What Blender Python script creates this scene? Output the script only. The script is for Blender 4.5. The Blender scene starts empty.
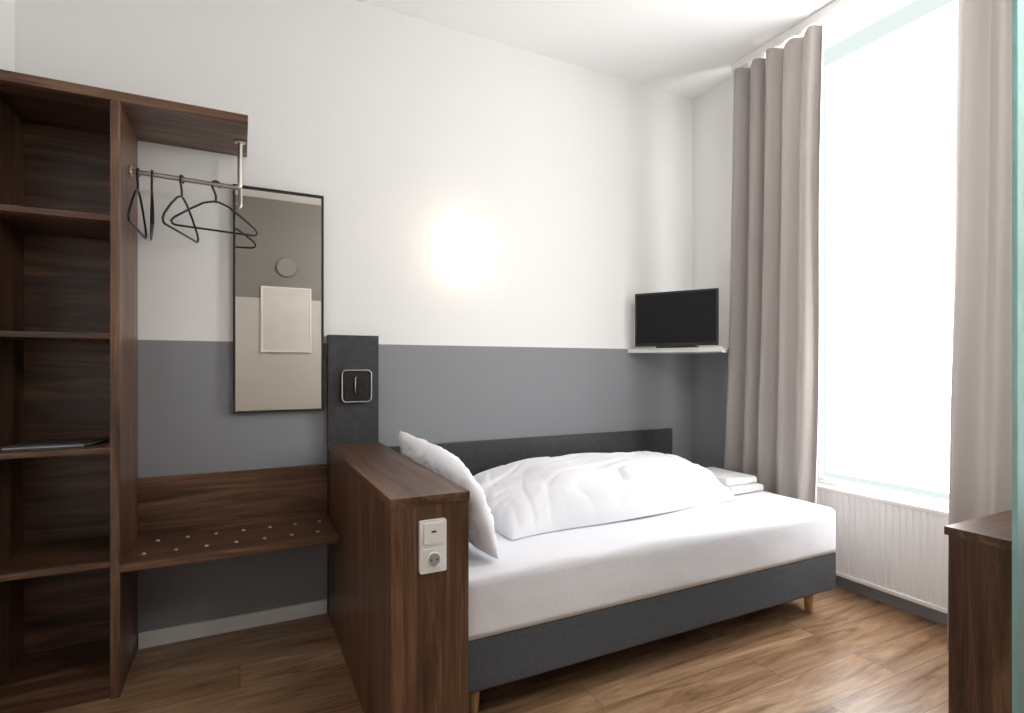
import bpy, bmesh, math, random
from mathutils import Vector, Matrix, noise
random.seed(4)
S=bpy.context.scene
C=S.collection
S.view_settings.view_transform='Standard'
S.view_settings.look='None'

# ---------------- materials ----------------
def newmat(name):
    m=bpy.data.materials.new(name); m.use_nodes=True
    nt=m.node_tree; b=nt.nodes['Principled BSDF']
    return m,nt,b
def L(nt,a,b): nt.links.new(a,b)
def plain(name,col,rough=.5,metal=0,spec=.5,bump=0,bscale=200,var=0,vscale=3,emit=None,es=0,trans=0,sheen=0):
    m,nt,b=newmat(name)
    b.inputs['Base Color'].default_value=(*col,1); b.inputs['Roughness'].default_value=rough
    b.inputs['Metallic'].default_value=metal; b.inputs['Specular IOR Level'].default_value=spec
    b.inputs['Transmission Weight'].default_value=trans
    b.inputs['Sheen Weight'].default_value=sheen
    tc=nt.nodes.new('ShaderNodeTexCoord')
    if var:
        n=nt.nodes.new('ShaderNodeTexNoise'); n.inputs['Scale'].default_value=vscale; n.inputs['Detail'].default_value=5
        L(nt,tc.outputs['Object'],n.inputs['Vector'])
        r=nt.nodes.new('ShaderNodeValToRGB')
        r.color_ramp.elements[0].position=.3; r.color_ramp.elements[1].position=.7
        r.color_ramp.elements[0].color=(*[c*(1-var) for c in col],1)
        r.color_ramp.elements[1].color=(*[min(1,c*(1+var)) for c in col],1)
        L(nt,n.outputs['Fac'],r.inputs['Fac']); L(nt,r.outputs['Color'],b.inputs['Base Color'])
    if bump:
        n=nt.nodes.new('ShaderNodeTexNoise'); n.inputs['Scale'].default_value=bscale; n.inputs['Detail'].default_value=3
        L(nt,tc.outputs['Object'],n.inputs['Vector'])
        bp=nt.nodes.new('ShaderNodeBump'); bp.inputs['Strength'].default_value=bump; bp.inputs['Distance'].default_value=.003
        L(nt,n.outputs['Fac'],bp.inputs['Height']); L(nt,bp.outputs['Normal'],b.inputs['Normal'])
    if emit:
        b.inputs['Emission Color'].default_value=(*emit,1); b.inputs['Emission Strength'].default_value=es
    return m
def wood(name,axis,dark=(.026,.012,.0065),mid=(.100,.047,.026),light=(.225,.120,.068),rough=.36,off=0):
    m,nt,b=newmat(name)
    tc=nt.nodes.new('ShaderNodeTexCoord'); mp=nt.nodes.new('ShaderNodeMapping')
    s=[11,11,11]; s['XYZ'.index(axis)]=.8
    mp.inputs['Scale'].default_value=s; mp.inputs['Location'].default_value=(off,off,off)
    L(nt,tc.outputs['Object'],mp.inputs['Vector'])
    n=nt.nodes.new('ShaderNodeTexNoise'); n.inputs['Scale'].default_value=1.4; n.inputs['Detail'].default_value=10
    n.inputs['Roughness'].default_value=.68; n.inputs['Distortion'].default_value=.75
    L(nt,mp.outputs['Vector'],n.inputs['Vector'])
    r=nt.nodes.new('ShaderNodeValToRGB'); e=r.color_ramp.elements
    e[0].position=.34; e[0].color=(*dark,1); e[1].position=.69; e[1].color=(*light,1)
    x=e.new(.5); x.color=(*mid,1)
    L(nt,n.outputs['Fac'],r.inputs['Fac'])
    mp2=nt.nodes.new('ShaderNodeMapping'); s2=[170,170,170]; s2['XYZ'.index(axis)]=5
    mp2.inputs['Scale'].default_value=s2
    L(nt,tc.outputs['Object'],mp2.inputs['Vector'])
    n2=nt.nodes.new('ShaderNodeTexNoise'); n2.inputs['Scale'].default_value=1; n2.inputs['Detail'].default_value=2
    L(nt,mp2.outputs['Vector'],n2.inputs['Vector'])
    mx=nt.nodes.new('ShaderNodeMix'); mx.data_type='RGBA'; mx.blend_type='OVERLAY'; mx.inputs[0].default_value=.6
    L(nt,r.outputs['Color'],mx.inputs[6]); L(nt,n2.outputs['Fac'],mx.inputs[7]) 
    L(nt,mx.outputs[2],b.inputs['Base Color'])
    b.inputs['Roughness'].default_value=rough
    bp=nt.nodes.new('ShaderNodeBump'); bp.inputs['Strength'].default_value=.12; bp.inputs['Distance'].default_value=.002
    L(nt,n2.outputs['Fac'],bp.inputs['Height']); L(nt,bp.outputs['Normal'],b.inputs['Normal'])
    return m
WX=wood('walnut_x','X'); WY=wood('walnut_y','Y'); WZ=wood('walnut_z','Z')
OAK=wood('oak_leg','Z',(.45,.26,.13),(.55,.33,.17),(.62,.4,.22))

def floor_mat():
    m,nt,b=newmat('oak_plank_floor')
    tc=nt.nodes.new('ShaderNodeTexCoord')
    br=nt.nodes.new('ShaderNodeTexBrick'); br.offset=.37; br.offset_frequency=2
    br.inputs['Scale'].default_value=1; br.inputs['Brick Width'].default_value=1.25; br.inputs['Row Height'].default_value=.19
    br.inputs['Mortar Size'].default_value=.0016; br.inputs['Mortar Smooth'].default_value=.3
    br.inputs['Color1'].default_value=(0,0,0,1); br.inputs['Color2'].default_value=(1,1,1,1); br.inputs['Mortar'].default_value=(.5,.5,.5,1)
    L(nt,tc.outputs['Object'],br.inputs['Vector'])
    vm=nt.nodes.new('ShaderNodeVectorMath'); vm.operation='MULTIPLY_ADD'
    vm.inputs[1].default_value=(5,7,0)
    L(nt,br.outputs['Color'],vm.inputs[0]); L(nt,tc.outputs['Object'],vm.inputs[2])
    mp=nt.nodes.new('ShaderNodeMapping'); mp.inputs['Scale'].default_value=(1.3,12,1)
    L(nt,vm.outputs[0],mp.inputs['Vector'])
    n=nt.nodes.new('ShaderNodeTexNoise'); n.inputs['Scale'].default_value=1.5; n.inputs['Detail'].default_value=10
    n.inputs['Roughness'].default_value=.65; n.inputs['Distortion'].default_value=1.0
    L(nt,mp.outputs['Vector'],n.inputs['Vector'])
    r=nt.nodes.new('ShaderNodeValToRGB'); e=r.color_ramp.elements
    e[0].position=.30; e[0].color=(.125,.060,.029,1); e[1].position=.68; e[1].color=(.54,.365,.23,1)
    x=e.new(.48); x.color=(.36,.21,.115,1)
    L(nt,n.outputs['Fac'],r.inputs['Fac'])
    mk=nt.nodes.new('ShaderNodeMapping'); mk.inputs['Scale'].default_value=(2.2,6,1)
    L(nt,vm.outputs[0],mk.inputs['Vector'])
    vo=nt.nodes.new('ShaderNodeTexVoronoi'); vo.inputs['Scale'].default_value=1.0
    L(nt,mk.outputs['Vector'],vo.inputs['Vector'])
    kr=nt.nodes.new('ShaderNodeValToRGB'); kr.color_ramp.elements[0].position=.03; kr.color_ramp.elements[0].color=(.35,.28,.22,1)
    kr.color_ramp.elements[1].position=.13; kr.color_ramp.elements[1].color=(1,1,1,1)
    L(nt,vo.outputs['Distance'],kr.inputs['Fac'])
    mk2=nt.nodes.new('ShaderNodeMix'); mk2.data_type='RGBA'; mk2.blend_type='MULTIPLY'; mk2.inputs[0].default_value=.75
    L(nt,r.outputs['Color'],mk2.inputs[6]); L(nt,kr.outputs['Color'],mk2.inputs[7])
    mx=nt.nodes.new('ShaderNodeMix'); mx.data_type='RGBA'; mx.blend_type='MULTIPLY'; mx.inputs[0].default_value=1
    tr=nt.nodes.new('ShaderNodeValToRGB'); tr.color_ramp.elements[0].color=(.72,.69,.66,1); tr.color_ramp.elements[1].color=(1.0,1.0,1.0,1)
    L(nt,br.outputs['Color'],tr.inputs['Fac'])
    L(nt,mk2.outputs[2],mx.inputs[6]); L(nt,tr.outputs['Color'],mx.inputs[7])
    mm=nt.nodes.new('ShaderNodeMix'); mm.data_type='RGBA'
    L(nt,br.outputs['Fac'],mm.inputs[0]); L(nt,mx.outputs[2],mm.inputs[6]); mm.inputs[7].default_value=(.12,.07,.04,1)
    L(nt,mm.outputs[2],b.inputs['Base Color'])
    b.inputs['Roughness'].default_value=.33
    return m
FLOOR=floor_mat()

def wall_mat(name,split=1.43,wcol=(.855,.85,.835)):
    m,nt,b=newmat(name)
    tc=nt.nodes.new('ShaderNodeTexCoord'); sp=nt.nodes.new('ShaderNodeSeparateXYZ')
    L(nt,tc.outputs['Object'],sp.inputs[0])
    mt=nt.nodes.new('ShaderNodeMath'); mt.operation='GREATER_THAN'; mt.inputs[1].default_value=split
    L(nt,sp.outputs['Z'],mt.inputs[0])
    mx=nt.nodes.new('ShaderNodeMix'); mx.data_type='RGBA'
    mx.inputs[6].default_value=(.26,.266,.282,1); mx.inputs[7].default_value=(*wcol,1)
    L(nt,mt.outputs[0],mx.inputs[0]); L(nt,mx.outputs[2],b.inputs['Base Color'])
    b.inputs['Roughness'].default_value=.7; b.inputs['Specular IOR Level'].default_value=.3
    n=nt.nodes.new('ShaderNodeTexNoise'); n.inputs['Scale'].default_value=120; n.inputs['Detail'].default_value=4
    L(nt,tc.outputs['Object'],n.inputs['Vector'])
    bp=nt.nodes.new('ShaderNodeBump'); bp.inputs['Strength'].default_value=.12; bp.inputs['Distance'].default_value=.002
    L(nt,n.outputs['Fac'],bp.inputs['Height']); L(nt,bp.outputs['Normal'],b.inputs['Normal'])
    return m
WALL=wall_mat('two_tone_wall_paint')
WHITE=plain('white_wall_paint',(.89,.885,.875),.75,spec=.25,bump=.12,bscale=120)
REAR=plain('taupe_wall_paint',(.24,.228,.215),.8,bump=.1,bscale=120)
CREAM=plain('cream_wall_paint',(.58,.555,.52),.8,bump=.1,bscale=120)
CEIL=plain('ceiling_paint',(.95,.95,.95),.85,spec=.2,bump=.05,bscale=150)
TRIMW=plain('white_lacquer',(.84,.83,.81),.4)
TRIMG=plain('grey_trim_paint',(.36,.37,.39),.5)
RADW=plain('radiator_enamel',(.92,.92,.92),.35)
CHAR=plain('charcoal_laminate',(.036,.036,.039),.5,var=.25,vscale=30,bump=.1,bscale=300)
BLACK=plain('black_plastic',(.008,.008,.009),.3)
FRAMEB=plain('black_frame',(.012,.011,.011),.4)
SCREEN=plain('tv_screen',(.003,.003,.004),.22,spec=.3)
CHROME=plain('brushed_steel',(.58,.54,.49),.28,metal=1)
SATIN=plain('satin_nickel',(.75,.73,.7),.35,metal=1)
MIR=plain('mirror_silver',(.82,.785,.73),.015,metal=1)
SHEET=plain('white_sheet',(.81,.81,.86),.85,spec=.15,bump=.25,bscale=60,sheen=.1)
DUVM=plain('white_duvet_cotton',(.82,.82,.86),.85,spec=.15,bump=.2,bscale=50,sheen=.1)
TOWEL=plain('white_terry',(.80,.79,.79),.95,spec=.1,bump=.7,bscale=350)
FABG=plain('grey_bed_fabric',(.092,.098,.110),.9,spec=.2,bump=.5,bscale=500,var=.18,vscale=160)
SOCK=plain('socket_white',(.84,.83,.80),.35)
HOLE=plain('socket_dark',(.03,.03,.03),.5)
GREYP=plain('grey_folder',(.05,.055,.06),.4)
PAPER=plain('paper_white',(.75,.73,.70),.7)
DISC=plain('taupe_disc',(.275,.262,.25),.7)
PAINT=plain('picture_print',(.68,.665,.64),.6,var=.05,vscale=4)

def curtain_mat():
    m,nt,b=newmat('taupe_curtain')
    b.inputs['Base Color'].default_value=(.40,.362,.34,1); b.inputs['Roughness'].default_value=.7
    b.inputs['Specular IOR Level'].default_value=.3; b.inputs['Sheen Weight'].default_value=.2
    tc=nt.nodes.new('ShaderNodeTexCoord'); mp=nt.nodes.new('ShaderNodeMapping'); mp.inputs['Scale'].default_value=(400,400,60)
    n=nt.nodes.new('ShaderNodeTexNoise'); n.inputs['Scale'].default_value=1
    L(nt,tc.outputs['Object'],mp.inputs[0]); L(nt,mp.outputs[0],n.inputs['Vector'])
    bp=nt.nodes.new('ShaderNodeBump'); bp.inputs['Strength'].default_value=.2; bp.inputs['Distance'].default_value=.001
    L(nt,n.outputs['Fac'],bp.inputs['Height']); L(nt,bp.outputs['Normal'],b.inputs['Normal'])
    t=nt.nodes.new('ShaderNodeBsdfTranslucent'); t.inputs['Color'].default_value=(.42,.37,.34,1)
    ms=nt.nodes.new('ShaderNodeMixShader'); ms.inputs[0].default_value=.07
    out=nt.nodes['Material Output']
    L(nt,b.outputs[0],ms.inputs[1]); L(nt,t.outputs[0],ms.inputs[2]); L(nt,ms.outputs[0],out.inputs['Surface'])
    return m
CURT=curtain_mat()
def emis(name,col,s,nvar=0):
    m=bpy.data.materials.new(name); m.use_nodes=True; nt=m.node_tree
    nt.nodes.remove(nt.nodes['Principled BSDF'])
    e=nt.nodes.new('ShaderNodeEmission'); e.inputs[0].default_value=(*col,1); e.inputs[1].default_value=s
    L(nt,e.outputs[0],nt.nodes['Material Output'].inputs['Surface'])
    return m
PANE=emis('daylit_frosted_glass',(1,1,1),10.2)
CLEAR=emis('daylit_clear_glass_margin',(.83,.94,.92),1.0)
LAMPG=emis('lamp_opal_glass',(1,.90,.74),6)
def glass_mat():
    m,nt,b=newmat('green_tinted_glass')
    b.inputs['Base Color'].default_value=(.50,.72,.69,1); b.inputs['Roughness'].default_value=.25
    b.inputs['Transmission Weight'].default_value=.7; b.inputs['IOR'].default_value=1.3
    return m
GLASS=glass_mat()

# ---------------- geometry helpers ----------------
def empty(name):
    e=bpy.data.objects.new(name,None); C.objects.link(e); e.empty_display_size=.1; return e
def link(name,me,mat,parent=None,smooth=False):
    o=bpy.data.objects.new(name,me); C.objects.link(o)
    if mat: me.materials.append(mat)
    if parent: o.parent=parent
    if smooth:
        for p in me.polygons: p.use_smooth=True
    return o
def box(name,x0,x1,y0,y1,z0,z1,mat,parent=None,bev=.0015,seg=2):
    bm=bmesh.new(); bmesh.ops.create_cube(bm,size=1)
    for v in bm.verts:
        v.co=Vector(((x0+x1)/2+v.co.x*(x1-x0),(y0+y1)/2+v.co.y*(y1-y0),(z0+z1)/2+v.co.z*(z1-z0)))
    if bev: bmesh.ops.bevel(bm,geom=bm.edges[:],offset=bev,segments=seg,affect='EDGES',profile=.5)
    me=bpy.data.meshes.new(name); bm.to_mesh(me); bm.free()
    return link(name,me,mat,parent,smooth=(seg>3))
def prism(name,pts,z0,z1,mat,parent=None):
    bm=bmesh.new()
    a=[bm.verts.new((x,y,z0)) for x,y in pts]; b=[bm.verts.new((x,y,z1)) for x,y in pts]
    n=len(pts); bm.faces.new(a[::-1]); bm.faces.new(b)
    for i in range(n): bm.faces.new((a[i],a[(i+1)%n],b[(i+1)%n],b[i]))
    bmesh.ops.recalc_face_normals(bm,faces=bm.faces)
    me=bpy.data.meshes.new(name); bm.to_mesh(me); bm.free()
    return link(name,me,mat,parent)
def cyl(name,p0,p1,r0,r1,mat,parent=None,seg=24,bev=0):
    p0=Vector(p0);p1=Vector(p1);d=p1-p0
    bm=bmesh.new(); bmesh.ops.create_cone(bm,cap_ends=True,segments=seg,radius1=r0,radius2=r1,depth=d.length)
    if bev: bmesh.ops.bevel(bm,geom=[e for e in bm.edges if any(len(f.verts)>4 for f in e.link_faces)],offset=bev,segments=2,affect='EDGES')
    M=Matrix.Translation((p0+p1)/2)@d.to_track_quat('Z','Y').to_matrix().to_4x4()
    bmesh.ops.transform(bm,matrix=M,verts=bm.verts)
    me=bpy.data.meshes.new(name); bm.to_mesh(me); bm.free()
    o=link(name,me,mat,parent)
    for p in me.polygons: p.use_smooth=len(p.vertices)<=4
    return o
def tube(name,paths,r,mat,parent=None,res=4):
    cu=bpy.data.curves.new(name,'CURVE'); cu.dimensions='3D'; cu.bevel_depth=r; cu.bevel_resolution=res; cu.use_fill_caps=True
    for pts,cyc in paths:
        s=cu.splines.new('POLY'); s.points.add(len(pts)-1)
        for i,p in enumerate(pts): s.points[i].co=(*p,1)
        s.use_cyclic_u=cyc
    t=bpy.data.objects.new(name+'_tmp',cu); C.objects.link(t)
    me=bpy.data.meshes.new_from_object(t.evaluated_get(bpy.context.evaluated_depsgraph_get()))
    bpy.data.objects.remove(t); me.name=name; me.materials.clear()
    return link(name,me,mat,parent,smooth=True)

# ---------------- room ----------------
D=3.03; XR=3.02; XN=3.21; XL=-.86; YB=-1.05; H=3.30
box('floor',XL-.1,XN+.15,YB-.1,D+.1,-.1,0,FLOOR,bev=0)
box('ceiling',XL-.1,XN+.15,YB-.1,D+.1,H,H+.1,CEIL,bev=0)
box('wall_north',XL-.1,XN+.15,D,D+.1,0,H,WALL,bev=0)
box('wall_west',XL-.1,XL,YB,D,0,H,WHITE,bev=0)
box('wall_east_return',XR,XN+.15,2.42,D,0,H,WALL,bev=0)
box('wall_east_near',XR,XN+.15,YB,.85,0,H,WHITE,bev=0)
box('wall_east_parapet',XN,XN+.15,.85,2.42,0,.60,WHITE,bev=0)
box('wall_east_pier',XN,XN+.15,2.20,2.42,.60,H,WHITE,bev=0)
box('wall_south',XL-.1,XN+.15,YB-.1,YB,2.12,H,REAR,bev=0)
box('wall_south_lower',XL-.1,XN+.15,YB-.1,YB,0,2.12,CREAM,bev=0)
box('baseboard_north',-.42,.412,D-.014,D,0,.072,TRIMW)
box('baseboard_east',XN-.03,XN,.85,2.42,0,.085,TRIMG)
# window
w=empty('window_1')
box('frosted_pane_a',XN+.045,XN+.055,1.425,2.152,.655,3.17,PANE,w,bev=0)
box('clear_margin_a',XN+.05,XN+.06,1.40,2.17,.62,H-.02,CLEAR,w,bev=0)
box('frosted_pane_b',XN+.045,XN+.055,.915,1.335,.655,3.17,PANE,w,bev=0)
box('clear_margin_b',XN+.05,XN+.06,.89,1.36,.62,H-.02,CLEAR,w,bev=0)
for n,a in (('jamb_left',(2.17,2.20)),('mullion',(1.36,1.40)),('jamb_right',(.85,.89))):
    box(n,XN+.01,XN+.09,a[0],a[1],.60,H,TRIMW,w)
box('sill_frame',XN+.01,XN+.09,.89,2.17,.60,.62,TRIMW,w)
box('head_frame',XN+.01,XN+.09,.89,2.17,H-.02,H,TRIMW,w)
# radiator
r=empty('radiator')
box('panel_back',3.145,3.165,1.22,2.28,.115,.585,RADW,r,bev=.004)
bm=bmesh.new()
n=32; y0,y1=1.22,2.28; prof=[]
for i in range(n):
    a=y0+(y1-y0)*i/n; wd=(y1-y0)/n
    prof+=[(a,3.126),(a+wd*.22,3.126),(a+wd*.40,3.121),(a+wd*.82,3.121)]
prof.append((y1,3.126))
lo=[bm.verts.new((x,y,.11)) for y,x in prof]; hi=[bm.verts.new((x,y,.565)) for y,x in prof]
for i in range(len(prof)-1): bm.faces.new((lo[i],lo[i+1],hi[i+1],hi[i]))
me=bpy.data.meshes.new('ribbed_front'); bm.to_mesh(me); bm.free(); link('ribbed_front',me,RADW,r)
box('top_grille',3.115,3.17,1.215,2.285,.565,.59,RADW,r,bev=.006,seg=3)
box('bottom_rail',3.115,3.17,1.215,2.285,.085,.11,RADW,r,bev=.006,seg=3)
box('side_cap_a',3.115,3.17,1.212,1.222,.085,.59,RADW,r,bev=.002)
box('side_cap_b',3.115,3.17,2.278,2.288,.085,.59,RADW,r,bev=.002)
for y in (1.4,2.1): box('bracket',3.16,XN,y,y+.03,.3,.4,RADW,r)
cyl('inlet_pipe',(3.15,2.2,0),(3.15,2.2,.12),.009,.009,RADW,r)

# ---------------- wardrobe ----------------
w=empty('open_wardrobe'); YF=2.61; T=.03; top=2.39
box('panel_left',-.857,-.827,YF,D-.002,0,top-.03,WZ,w)
box('panel_right',-.4555,-.4235,YF,D-.002,0,top-.035,WZ,w)
box('back_panel',-.827,-.4555,D-.014,D-.004,.02,top-.03,WX,w,bev=0)
box('top_board',-.857,.031,YF-.003,D-.002,top-.038,top,WX,w)
for i,z in enumerate((1.90,1.437,.987,.54,.075)):
    box('shelf_%d'%(i+1),-.827,-.4555,YF+.006,D-.014,z-.022,z,WX,w)
box('plinth',-.827,-.4555,YF+.02,YF+.038,0,.053,WX,w)
# bench / luggage rack
b=empty('luggage_bench')
box('seat_board',-.4225,.412,YF,D-.002,.492,.522,WX,b)
box('back_board',-.4225,.412,D-.022,D-.002,.522,.79,WX,b)
for row,y in enumerate((2.72,2.90)):
    for i in range(7):
        x=-.36+i*.115+(.03 if row else 0)
        cyl('stud_%d_%d'%(row,i),(x,y,.522),(x,y,.528),.009,.006,SATIN,b,seg=16)
# rail
r=empty('clothes_rail')
ZR=2.135; YR=2.83
pts=[(-.4225,YR,ZR+.012),(-.02,YR,ZR)]
for i in range(1,7):
    a=i/6*math.pi/2; pts.append((-.02+.02*math.sin(a),YR,ZR+.02-.02*math.cos(a)))
pts.append((0,YR,top-.040))
tube('rail_tube',[(pts,False)],.0105,CHROME,r)
cyl('flange_side',(-.4225,YR,ZR+.012),(-.417,YR,ZR+.012),.024,.024,CHROME,r)
cyl('flange_top',(0,YR,top-.045),(0,YR,top-.039),.024,.024,CHROME,r)
# hangers
def hanger(x,ang,wd=.40,k=1.0):
    c,s=math.cos(ang),math.sin(ang)
    z0=ZR+.012*(-x/.42)-.001
    def P(a,z): return (x+a*c, YR+a*s, z0+z)
    R=.0165
    hook=[P(R*math.cos(math.radians(t)),R*math.sin(math.radians(t))) for t in range(-40,181,15)]
    hook+=[P(-R*.9,-.014),P(-.006,-.034),P(0,-.05),P(0,-.078)]
    hw=wd/2
    pr=[(.05,.095),(hw*.6,.145),(hw*.93,.205),(hw,.228),(hw*.97,.245),(hw*.9,.250)]
    pr=[(a,.078+(z-.078)*k) for a,z in pr]
    sh=[P(-.012,-.078)]+[P(-a,-z) for a,z in pr]
    sh2=[P(a,-z) for a,z in reversed(pr)]+[P(.012,-.078)]
    tube('clothes_hanger',[(hook,False),(sh+sh2,True)],.0048,BLACK)
hanger(-.395,math.radians(88),wd=.36)
hanger(-.344,math.radians(98),wd=.38)
hanger(-.232,math.radians(74),wd=.38,k=.95)
hanger(-.098,math.radians(12),wd=.35,k=.76)
# folder on shelf
f=empty('document_folder')
prism('cover',[(-.80,2.66),(-.545,2.655),(-.50,2.83),(-.75,2.84)],.988,.995,GREYP,f)
prism('pages',[(-.795,2.665),(-.55,2.66),(-.506,2.825),(-.748,2.835)],.995,1.001,PAPER,f)
prism('cover_top',[(-.80,2.66),(-.545,2.655),(-.50,2.83),(-.75,2.84)],1.001,1.006,GREYP,f)

# ---------------- mirror ----------------
m=empty('wall_mirror')
x0,x1,z0,z1=-.031,.394,1.075,2.203; fw=.011
box('frame_left',x0,x0+fw,D-.032,D-.002,z0,z1,FRAMEB,m)
box('frame_right',x1-fw,x1,D-.032,D-.002,z0,z1,FRAMEB,m)
box('frame_top',x0+fw,x1-fw,D-.032,D-.002,z1-fw,z1,FRAMEB,m)
box('frame_bottom',x0+fw,x1-fw,D-.032,D-.002,z0,z0+fw,FRAMEB,m)
box('glass',x0+fw,x1-fw,D-.02,D-.002,z0+fw,z1-fw,MIR,m,bev=0)

# ---------------- partition / wall panel ----------------
PX0,PX1,PY=.414,.678,1.666; PZ=.895
p=empty('bedhead_cabinet')
box('body',PX0+.003,PX1-.003,PY+.003,D-.046,0,PZ-.03,WZ,p)
box('top_board',PX0,PX1,PY,D-.046,PZ-.03,PZ,WY,p)
w=empty('wall_panel')
box('board',PX0,PX1,D-.045,D-.002,0,1.474,CHAR,w)
def rrect(cx,cz,hw,hh,r,y,n=6):
    pts=[]
    for sx,sz,a0 in ((1,1,0),(-1,1,90),(-1,-1,180),(1,-1,270)):
        for i in range(n+1):
            a=math.radians(a0+90*i/n); pts.append((cx+sx*(hw-r)+r*math.cos(a),y,cz+sz*(hh-r)+r*math.sin(a)))
    return pts
def rplate(name,cx,cz,hw,hh,r,ya,yb,mat,parent):
    bm=bmesh.new(); A=[bm.verts.new(q) for q in rrect(cx,cz,hw,hh,r,ya)]; B=[bm.verts.new(q) for q in rrect(cx,cz,hw,hh,r,yb)]
    n=len(A); bm.faces.new(A); bm.faces.new(B[::-1])
    for i in range(n): bm.faces.new((A[i],B[i],B[(i+1)%n],A[(i+1)%n]))
    bmesh.ops.recalc_face_normals(bm,faces=bm.faces)
    me=bpy.data.meshes.new(name); bm.to_mesh(me); bm.free(); return link(name,me,mat,parent)
rl=empty('reading_lamp')
cx,cz=.556,1.203
rplate('housing',cx,cz,.074,.082,.02,D-.075,D-.045,BLACK,rl)
tube('chrome_rim',[(rrect(cx,cz,.076,.084,.022,D-.074),True)],.003,CHROME,rl)
rplate('recess',cx,cz,.060,.068,.012,D-.079,D-.0749,FRAMEB,rl)
rplate('lamp_arm',cx+.008,cz+.006,.017,.05,.016,D-.098,D-.079,BLACK,rl)
cyl('lamp_head',(cx+.008,D-.098,cz-.03),(cx+.008,D-.112,cz-.03),.016,.014,BLACK,rl,seg=24,bev=.003)
tube('arm_edge',[([(cx-.012,D-.096,cz+.048),(cx-.012,D-.096,cz-.02),(cx-.009,D-.096,cz-.036),(cx+.002,D-.096,cz-.045)],False)],.0022,CHROME,rl)
# switch + socket
s=empty('switch_and_socket')
sx,sz=.549,.735
rplate('surround',sx,sz,.044,.083,.006,PY-.011,PY+.003,SOCK,s)
rplate('rocker',sx,sz+.042,.032,.033,.003,PY-.016,PY-.011,SOCK,s)
rplate('indicator',sx,sz+.048,.008,.003,.001,PY-.0168,PY-.0158,HOLE,s)
rplate('socket_plate',sx,sz-.040,.034,.034,.004,PY-.014,PY-.011,SOCK,s)
cyl('socket_well_rim',(sx,PY-.014,sz-.040),(sx,PY-.019,sz-.040),.024,.022,SOCK,s,seg=32)
cyl('socket_well',(sx,PY-.019,sz-.040),(sx,PY-.0195,sz-.040),.0195,.0195,TRIMG,s,seg=32)
for dx in (-.0095,.0095): cyl('pin_hole',(sx+dx,PY-.0195,sz-.040),(sx+dx,PY-.0202,sz-.040),.003,.003,HOLE,s,seg=12)
for dz in (-.018,.018): box('earth_clip',sx-.003,sx+.003,PY-.0205,PY-.0195,sz-.040+dz-.003,sz-.040+dz+.003,CHROME,s,bev=0)

# ---------------- headboard panel behind bed ----------------
box('headboard_panel',PX1+.012,2.79,D-.04,D-.002,0,.86,CHAR,bev=.003)

# ---------------- bed ----------------
BX0,BX1,BY0,BY1=.690,2.81,1.785,2.975
bd=empty('single_bed')
box('box_base',BX0,BX1-.01,BY0+.005,BY1,.14,.335,FABG,bd,bev=.012,seg=3)
for x,y in ((.78,1.88),(2.70,1.88),(.78,2.88),(2.70,2.88)):
    cyl('leg',(x,y,0),(x,y,.142),.017,.026,OAK,bd)
def softbox(name,x0,x1,y0,y1,z0,z1,rad,mat,parent,nx=90,ny=50,nz=10,wr=.004,seed=0):
    me=bpy.data.meshes.new(name)
    bm=bmesh.new(); cache={}
    def V(i,j,k):
        key=(i,j,k)
        if key not in cache:
            x=x0+(x1-x0)*i/nx;y=y0+(y1-y0)*j/ny;z=z0+(z1-z0)*k/nz
            cxx=min(max(x,x0+rad),x1-rad);cyy=min(max(y,y0+rad),y1-rad);czz=min(max(z,z0+rad*.35),z1-rad)
            d=Vector((x-cxx,y-cyy,z-czz))
            if d.length>1e-6:
                m_=max(abs(d.x),abs(d.y),abs(d.z)); dn=d.normalized()*m_
                x,y,z=cxx+dn.x,cyy+dn.y,czz+dn.z
            q=Vector((x*3+seed,y*3,z*5))
            nn=noise.noise(q)*wr+noise.noise(q*3)*wr*.35
            if k>0: 
                if j==0: y+=nn
                if i==nx: x+=nn
                if k==nz: z+=nn
            cache[key]=bm.verts.new((x,y,z))
        return cache[key]
    for i in range(nx):
        for j in range(ny):
            bm.faces.new((V(i,j,nz),V(i+1,j,nz),V(i+1,j+1,nz),V(i,j+1,nz)))
            bm.faces.new((V(i,j,0),V(i,j+1,0),V(i+1,j+1,0),V(i+1,j,0)))
    for i in range(nx):
        for k in range(nz):
            bm.faces.new((V(i,0,k),V(i+1,0,k),V(i+1,0,k+1),V(i,0,k+1)))
            bm.faces.new((V(i,ny,k),V(i,ny,k+1),V(i+1,ny,k+1),V(i+1,ny,k)))
    for j in range(ny):
        for k in range(nz):
            bm.faces.new((V(0,j,k),V(0,j,k+1),V(0,j+1,k+1),V(0,j+1,k)))
            bm.faces.new((V(nx,j,k),V(nx,j+1,k),V(nx,j+1,k+1),V(nx,j,k+1)))
    bm.to_mesh(me); bm.free()
    return link(name,me,mat,parent,smooth=True)
softbox('mattress_with_sheet',BX0,BX1,BY0,BY1,.335,.565,.035,SHEET,bd,wr=.007)

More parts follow.
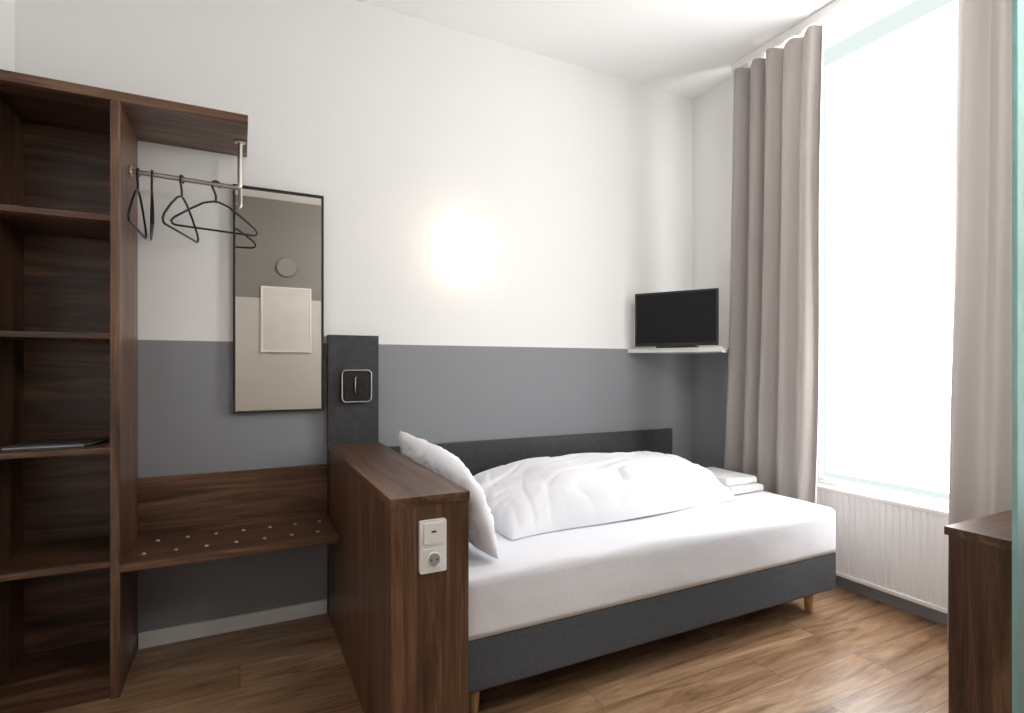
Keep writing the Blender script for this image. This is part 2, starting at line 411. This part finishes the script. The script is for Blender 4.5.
# duvet : folded heap
def duvet():
    bm=bmesh.new(); nu,nv=190,100
    X0,X1,Y0,Y1=.98,2.45,2.06,2.88; zb=.571
    def prof(t,p):
        a=abs(2*t-1)
        return (1-a**p)**(1/2.0) if a<1 else 0
    def ss(t): t=max(0,min(1,t)); return t*t*(3-2*t)
    top=[];bot=[]
    for i in range(nu+1):
        a=i/nu; rt=[];rb=[]
        for j in range(nv+1):
            b_=j/nv
            x=X0+(X1-X0)*a; y=Y0+(Y1-Y0)*b_
            f=(1-b_)
            y+= f*(.025*noise.noise(Vector((x*2.2,1.3,0)))+.08*a+.012*math.sin(a*9)) 
            x+= (1-a)*(.04*noise.noise(Vector((0,y*4,2)))+.06*(1-b_)) + a*.03*noise.noise(Vector((3,y*4,2)))
            hgt=.145+.082*ss(a/.34)-.012*ss((a-.55)/.45)
            h=hgt*prof(a,12)*prof(b_,4.2)
            h*=1-.14*max(0,1-b_*2.4)
            q=Vector((x*2.6,y*2.6,0))
            e=min(1,h/.05)
            h+= .016*noise.noise(q)*e+.007*noise.noise(q*2.7)*e
            cr=noise.noise(Vector((x*3.2+.6*y,y*9-x*2.0,4)))
            h-= .020*max(0,.22-abs(cr))/.22*min(1,h/.06)*(.2+.9*max(0,noise.noise(q*1.3+Vector((9,0,0)))+.3))
            cr2=noise.noise(Vector((x*9-y*3,y*3,7)))
            h-= .016*max(0,.22-abs(cr2))/.22*min(1,h/.06)*(max(0,abs(a-.45)*2-.35))
            rt.append(bm.verts.new((x,y,zb+max(0.001,h))))
            rb.append(bm.verts.new((x,y,zb)))
        top.append(rt);bot.append(rb)
    for i in range(nu):
        for j in range(nv):
            bm.faces.new((top[i][j],top[i+1][j],top[i+1][j+1],top[i][j+1]))
            bm.faces.new((bot[i][j],bot[i][j+1],bot[i+1][j+1],bot[i+1][j]))
    for i in range(nu):
        bm.faces.new((bot[i][0],bot[i+1][0],top[i+1][0],top[i][0])); bm.faces.new((bot[i+1][nv],bot[i][nv],top[i][nv],top[i+1][nv]))
    for j in range(nv):
        bm.faces.new((bot[0][j+1],bot[0][j],top[0][j],top[0][j+1])); bm.faces.new((bot[nu][j],bot[nu][j+1],top[nu][j+1],top[nu][j]))
    me=bpy.data.meshes.new('duvet'); bm.to_mesh(me); bm.free()
    return link('duvet',me,DUVM,None,smooth=True)
duvet()

def pillow(name,cx,cy,cz,W,Hh,T_,lean,yaw,seed=0,roll=0):
    bm=bmesh.new(); nu,nv=70,46; sides=[]
    for s_ in (1,-1):
        g=[]
        for i in range(nu+1):
            row=[]
            for j in range(nv+1):
                u=2*i/nu-1; v=2*j/nv-1
                px=u*W/2*(1-.05*(1-v*v)*abs(u)**2) ; pz=v*Hh/2*(1-.07*(1-u*u)*abs(v)**2)
                if u<0 and v>0: pz-=.07*u*u*v
                if u<0: px+= .05*abs(u)**3*v**2*(1 if v>0 else .3)
                th=T_/2*((1-abs(u)**3)*(1-abs(v)**2.6))**.45
                q=Vector((u*2.2+seed,v*1.8,s_))
                th*=1+.22*noise.noise(q)
                edge=min(1,((1-abs(u))*(1-abs(v)))*8)
                th+=.014*noise.noise(Vector((u*5+seed,v*6,s_)))*edge
                cr=noise.noise(Vector((u*3.5+v*2+seed,v*3-u*4,3)))
                th-=.014*max(0,.2-abs(cr))/.2*edge
                if (i in(0,nu) or j in(0,nv)):
                    if s_==-1: row.append(sides[0][i][j]); continue
                    th=0
                row.append(bm.verts.new((px,s_*th,pz)))
            g.append(row)
        sides.append(g)
        for i in range(nu):
            for j in range(nv):
                f=(g[i][j],g[i+1][j],g[i+1][j+1],g[i][j+1])
                bm.faces.new(f if s_==-1 else f[::-1])
    M=Matrix.Translation((cx,cy,cz))@Matrix.Rotation(yaw,4,'Z')@Matrix.Rotation(lean,4,'X')@Matrix.Rotation(roll,4,'Y')
    bmesh.ops.transform(bm,matrix=M,verts=bm.verts)
    # keep the soft pillow outside the cabinet face and above the sheet
    for v in bm.verts:
        if v.co.x<.684 and v.co.z<.905: v.co.x=.684
        if v.co.z<.572: v.co.z=.572
    bmesh.ops.recalc_face_normals(bm,faces=bm.faces)
    me=bpy.data.meshes.new(name); bm.to_mesh(me); bm.free()
    return link(name,me,DUVM,None,smooth=True)
pillow('pillow',.80,2.29,.778,.90,.40,.16,math.radians(-20),math.radians(90),seed=1,roll=math.radians(-2))

# towels
t=empty('folded_towels')
softbox('towel_lower',2.51,2.785,2.215,2.62,.572,.612,.018,TOWEL,t,nx=30,ny=30,nz=4,wr=.004,seed=5)
softbox('towel_upper',2.515,2.77,2.25,2.60,.613,.655,.018,TOWEL,t,nx=30,ny=30,nz=4,wr=.004,seed=9)

# ---------------- wall lamp ----------------
wl=empty('wall_lamp')
cyl('base_plate',(1.17,D-.02,2.0),(1.17,D-.001,2.0),.13,.13,TRIMW,wl,seg=48)
bm=bmesh.new(); bmesh.ops.create_uvsphere(bm,u_segments=48,v_segments=24,radius=1)
bmesh.ops.bisect_plane(bm,geom=bm.verts[:]+bm.edges[:]+bm.faces[:],plane_co=(0,0,0),plane_no=(0,1,0),clear_outer=True)
for v in bm.verts: v.co=Vector((1.17+v.co.x*.155,D-.02+v.co.y*.07,2.0+v.co.z*.165))
me=bpy.data.meshes.new('opal_dome'); bm.to_mesh(me); bm.free(); link('opal_dome',me,LAMPG,wl,smooth=True)
ld=bpy.data.lights.new('bulb_glow','POINT'); ld.energy=1.0; ld.color=(1,.80,.50); ld.shadow_soft_size=.04
lo=bpy.data.objects.new('bulb_glow',ld); lo.location=(1.17,D-.13,2.0); C.objects.link(lo); lo.parent=wl

# ---------------- TV + shelf ----------------
prism('corner_shelf',[(2.415,D-.001),(2.725,2.475),(2.84,2.60),(XR-.001,2.70),(XR-.001,D-.001)],1.402,1.432,TRIMW)
tv=empty('television')
A=Vector((2.43,2.965,0)); B=Vector((2.715,2.50,0)); d=(B-A); Wt=d.length; ex=d.normalized(); ny=Vector((ex.y,-ex.x,0))
if ny.x>0: ny=-ny
Mt=Matrix(((ex.x,-ny.x,0,A.x),(ex.y,-ny.y,0,A.y),(0,0,1,0),(0,0,0,1)))
def tvbox(n,a0,a1,b0,b1,c0,c1,mat,bev=.003):
    o=box(n,a0,a1,b0,b1,c0,c1,mat,tv,bev=bev); o.data.transform(Mt); 
    if Mt.to_3x3().determinant()<0: o.data.flip_normals()
    return o
zb=1.443; zt=1.805
tvbox('back_shell',-.012,Wt-.005,.008,.04,zb+.004,zt-.004,TRIMW,.008)
tvbox('bezel',0,Wt,-.01,.008,zb,zt,BLACK)
tvbox('screen',.014,Wt-.014,-.0115,-.009,zb+.022,zt-.014,SCREEN,0)
tvbox('stand_foot',Wt/2-.13,Wt/2+.13,-.006,.10,1.433,1.4425,BLACK)

# ---------------- curtains ----------------
def curtain(ya0,ya1,yb0,yb1,n,seed,x=2.915,amp=.045):
    bm=bmesh.new(); NU,NV=n*30,60; z0,z1=.02,3.235; g=[]
    random.seed(seed); ph=[random.uniform(-1.2,1.2) for _ in range(n+2)]; am=[random.uniform(.45,1.2) for _ in range(n+2)]
    for i in range(NU+1):
        s_=i/NU*n; k=int(s_); fr=s_-k; fr=fr*fr*(3-2*fr); k1=min(k+1,n+1)
        pha=ph[k]*(1-fr)+ph[k1]*fr; ama=am[k]*(1-fr)+am[k1]*fr; row=[]
        for j in range(NV+1):
            t=j/NV; z=z0+(z1-z0)*t
            a=i/NU
            yt=ya0+(ya1-ya0)*a; yb=yb0+(yb1-yb0)*a
            y=yb+(yt-yb)*t
            ang=2*math.pi*s_+pha*(1-.7*t)+1.3*noise.noise(Vector((s_*.35,z*.45,seed)))
            sh=math.sin(ang)+.22*math.sin(2*ang+1+z*.6)
            A_=amp*ama*(1-.3*t)
            xx=x+A_*sh+.012*noise.noise(Vector((s_,z*1.0,seed+5)))
            yy=y+.014*math.cos(ang)*ama
            row.append(bm.verts.new((xx,yy,z)))
        g.append(row)
    for i in range(NU):
        for j in range(NV): bm.faces.new((g[i][j],g[i+1][j],g[i+1][j+1],g[i][j+1]))
    me=bpy.data.meshes.new('curtain'); bm.to_mesh(me); bm.free()
    return link('curtain',me,CURT,None,smooth=True)
curtain(1.93,2.53,1.985,2.60,5,3,amp=.052)
curtain(.78,1.29,.80,1.32,4,8,amp=.055)
cr=box('curtain_rail',2.895,2.935,.75,2.56,H-.055,H-.001,TRIMW,bev=.003)

# ---------------- side cabinet ----------------
dk=empty('side_desk')
box('body',2.141,2.74,.42,.985,0,.737,WZ,dk)
box('top_board',2.135,2.745,.415,.995,.737,.765,WX,dk)
gp=empty('glass_screen')
box('pane',1.535,2.10,.575,.585,.012,2.15,GLASS,gp,bev=.001)
box('floor_channel',1.535,2.10,.570,.590,0,.014,CHROME,gp)

# ---------------- rear of room (seen in the mirror), plus an added fill globe ----------------
pt=empty('framed_picture')
box('print',.24,.76,YB+.004,YB+.016,1.50,2.24,PAINT,pt,bev=0)
for n_,a in (('l',(.22,.24,1.48,2.26)),('r',(.76,.78,1.48,2.26)),('t',(.24,.76,2.24,2.26)),('b',(.24,.76,1.48,1.5))):
    box('frame_'+n_,a[0],a[1],YB+.001,YB+.024,a[2],a[3],TRIMW,pt)
cyl('wall_clock',(.5,YB+.001,2.50),(.5,YB+.03,2.50),.12,.11,DISC,None,seg=40,bev=.004)
cl=empty('added_fill_globe')  # invented pendant globe, out of view, added as fill for walls and ceiling
LX,LY=1.55,.05
cyl('fill_base',(LX,LY,H-.03),(LX,LY,H-.001),.06,.06,TRIMW,cl,seg=48)
cyl('fill_cord',(LX,LY,H-.60),(LX,LY,H-.03),.004,.004,TRIMW,cl,seg=8)
bm=bmesh.new(); bmesh.ops.create_uvsphere(bm,u_segments=40,v_segments=20,radius=.15)
bmesh.ops.translate(bm,vec=(LX,LY,H-.75),verts=bm.verts)
me=bpy.data.meshes.new('fill_globe'); bm.to_mesh(me); bm.free(); link('fill_globe',me,emis('fill_globe_emission',(1,.98,.95),48),cl,smooth=True)

# world
wd=bpy.data.worlds.new('world'); S.world=wd; wd.use_nodes=True
sk=wd.node_tree.nodes.new('ShaderNodeTexSky'); sk.sky_type='HOSEK_WILKIE' 
wd.node_tree.links.new(sk.outputs[0],wd.node_tree.nodes['Background'].inputs[0])

# camera
cd=bpy.data.cameras.new('camera'); cd.sensor_width=36; cd.sensor_fit='HORIZONTAL'; cd.lens=544/1024*36
cd.shift_y=10.5/1024; cd.clip_start=.02
co=bpy.data.objects.new('camera',cd); C.objects.link(co)
co.location=(0,0,1.304); co.rotation_euler=(math.radians(90),0,-math.atan2(272,544))
S.camera=co
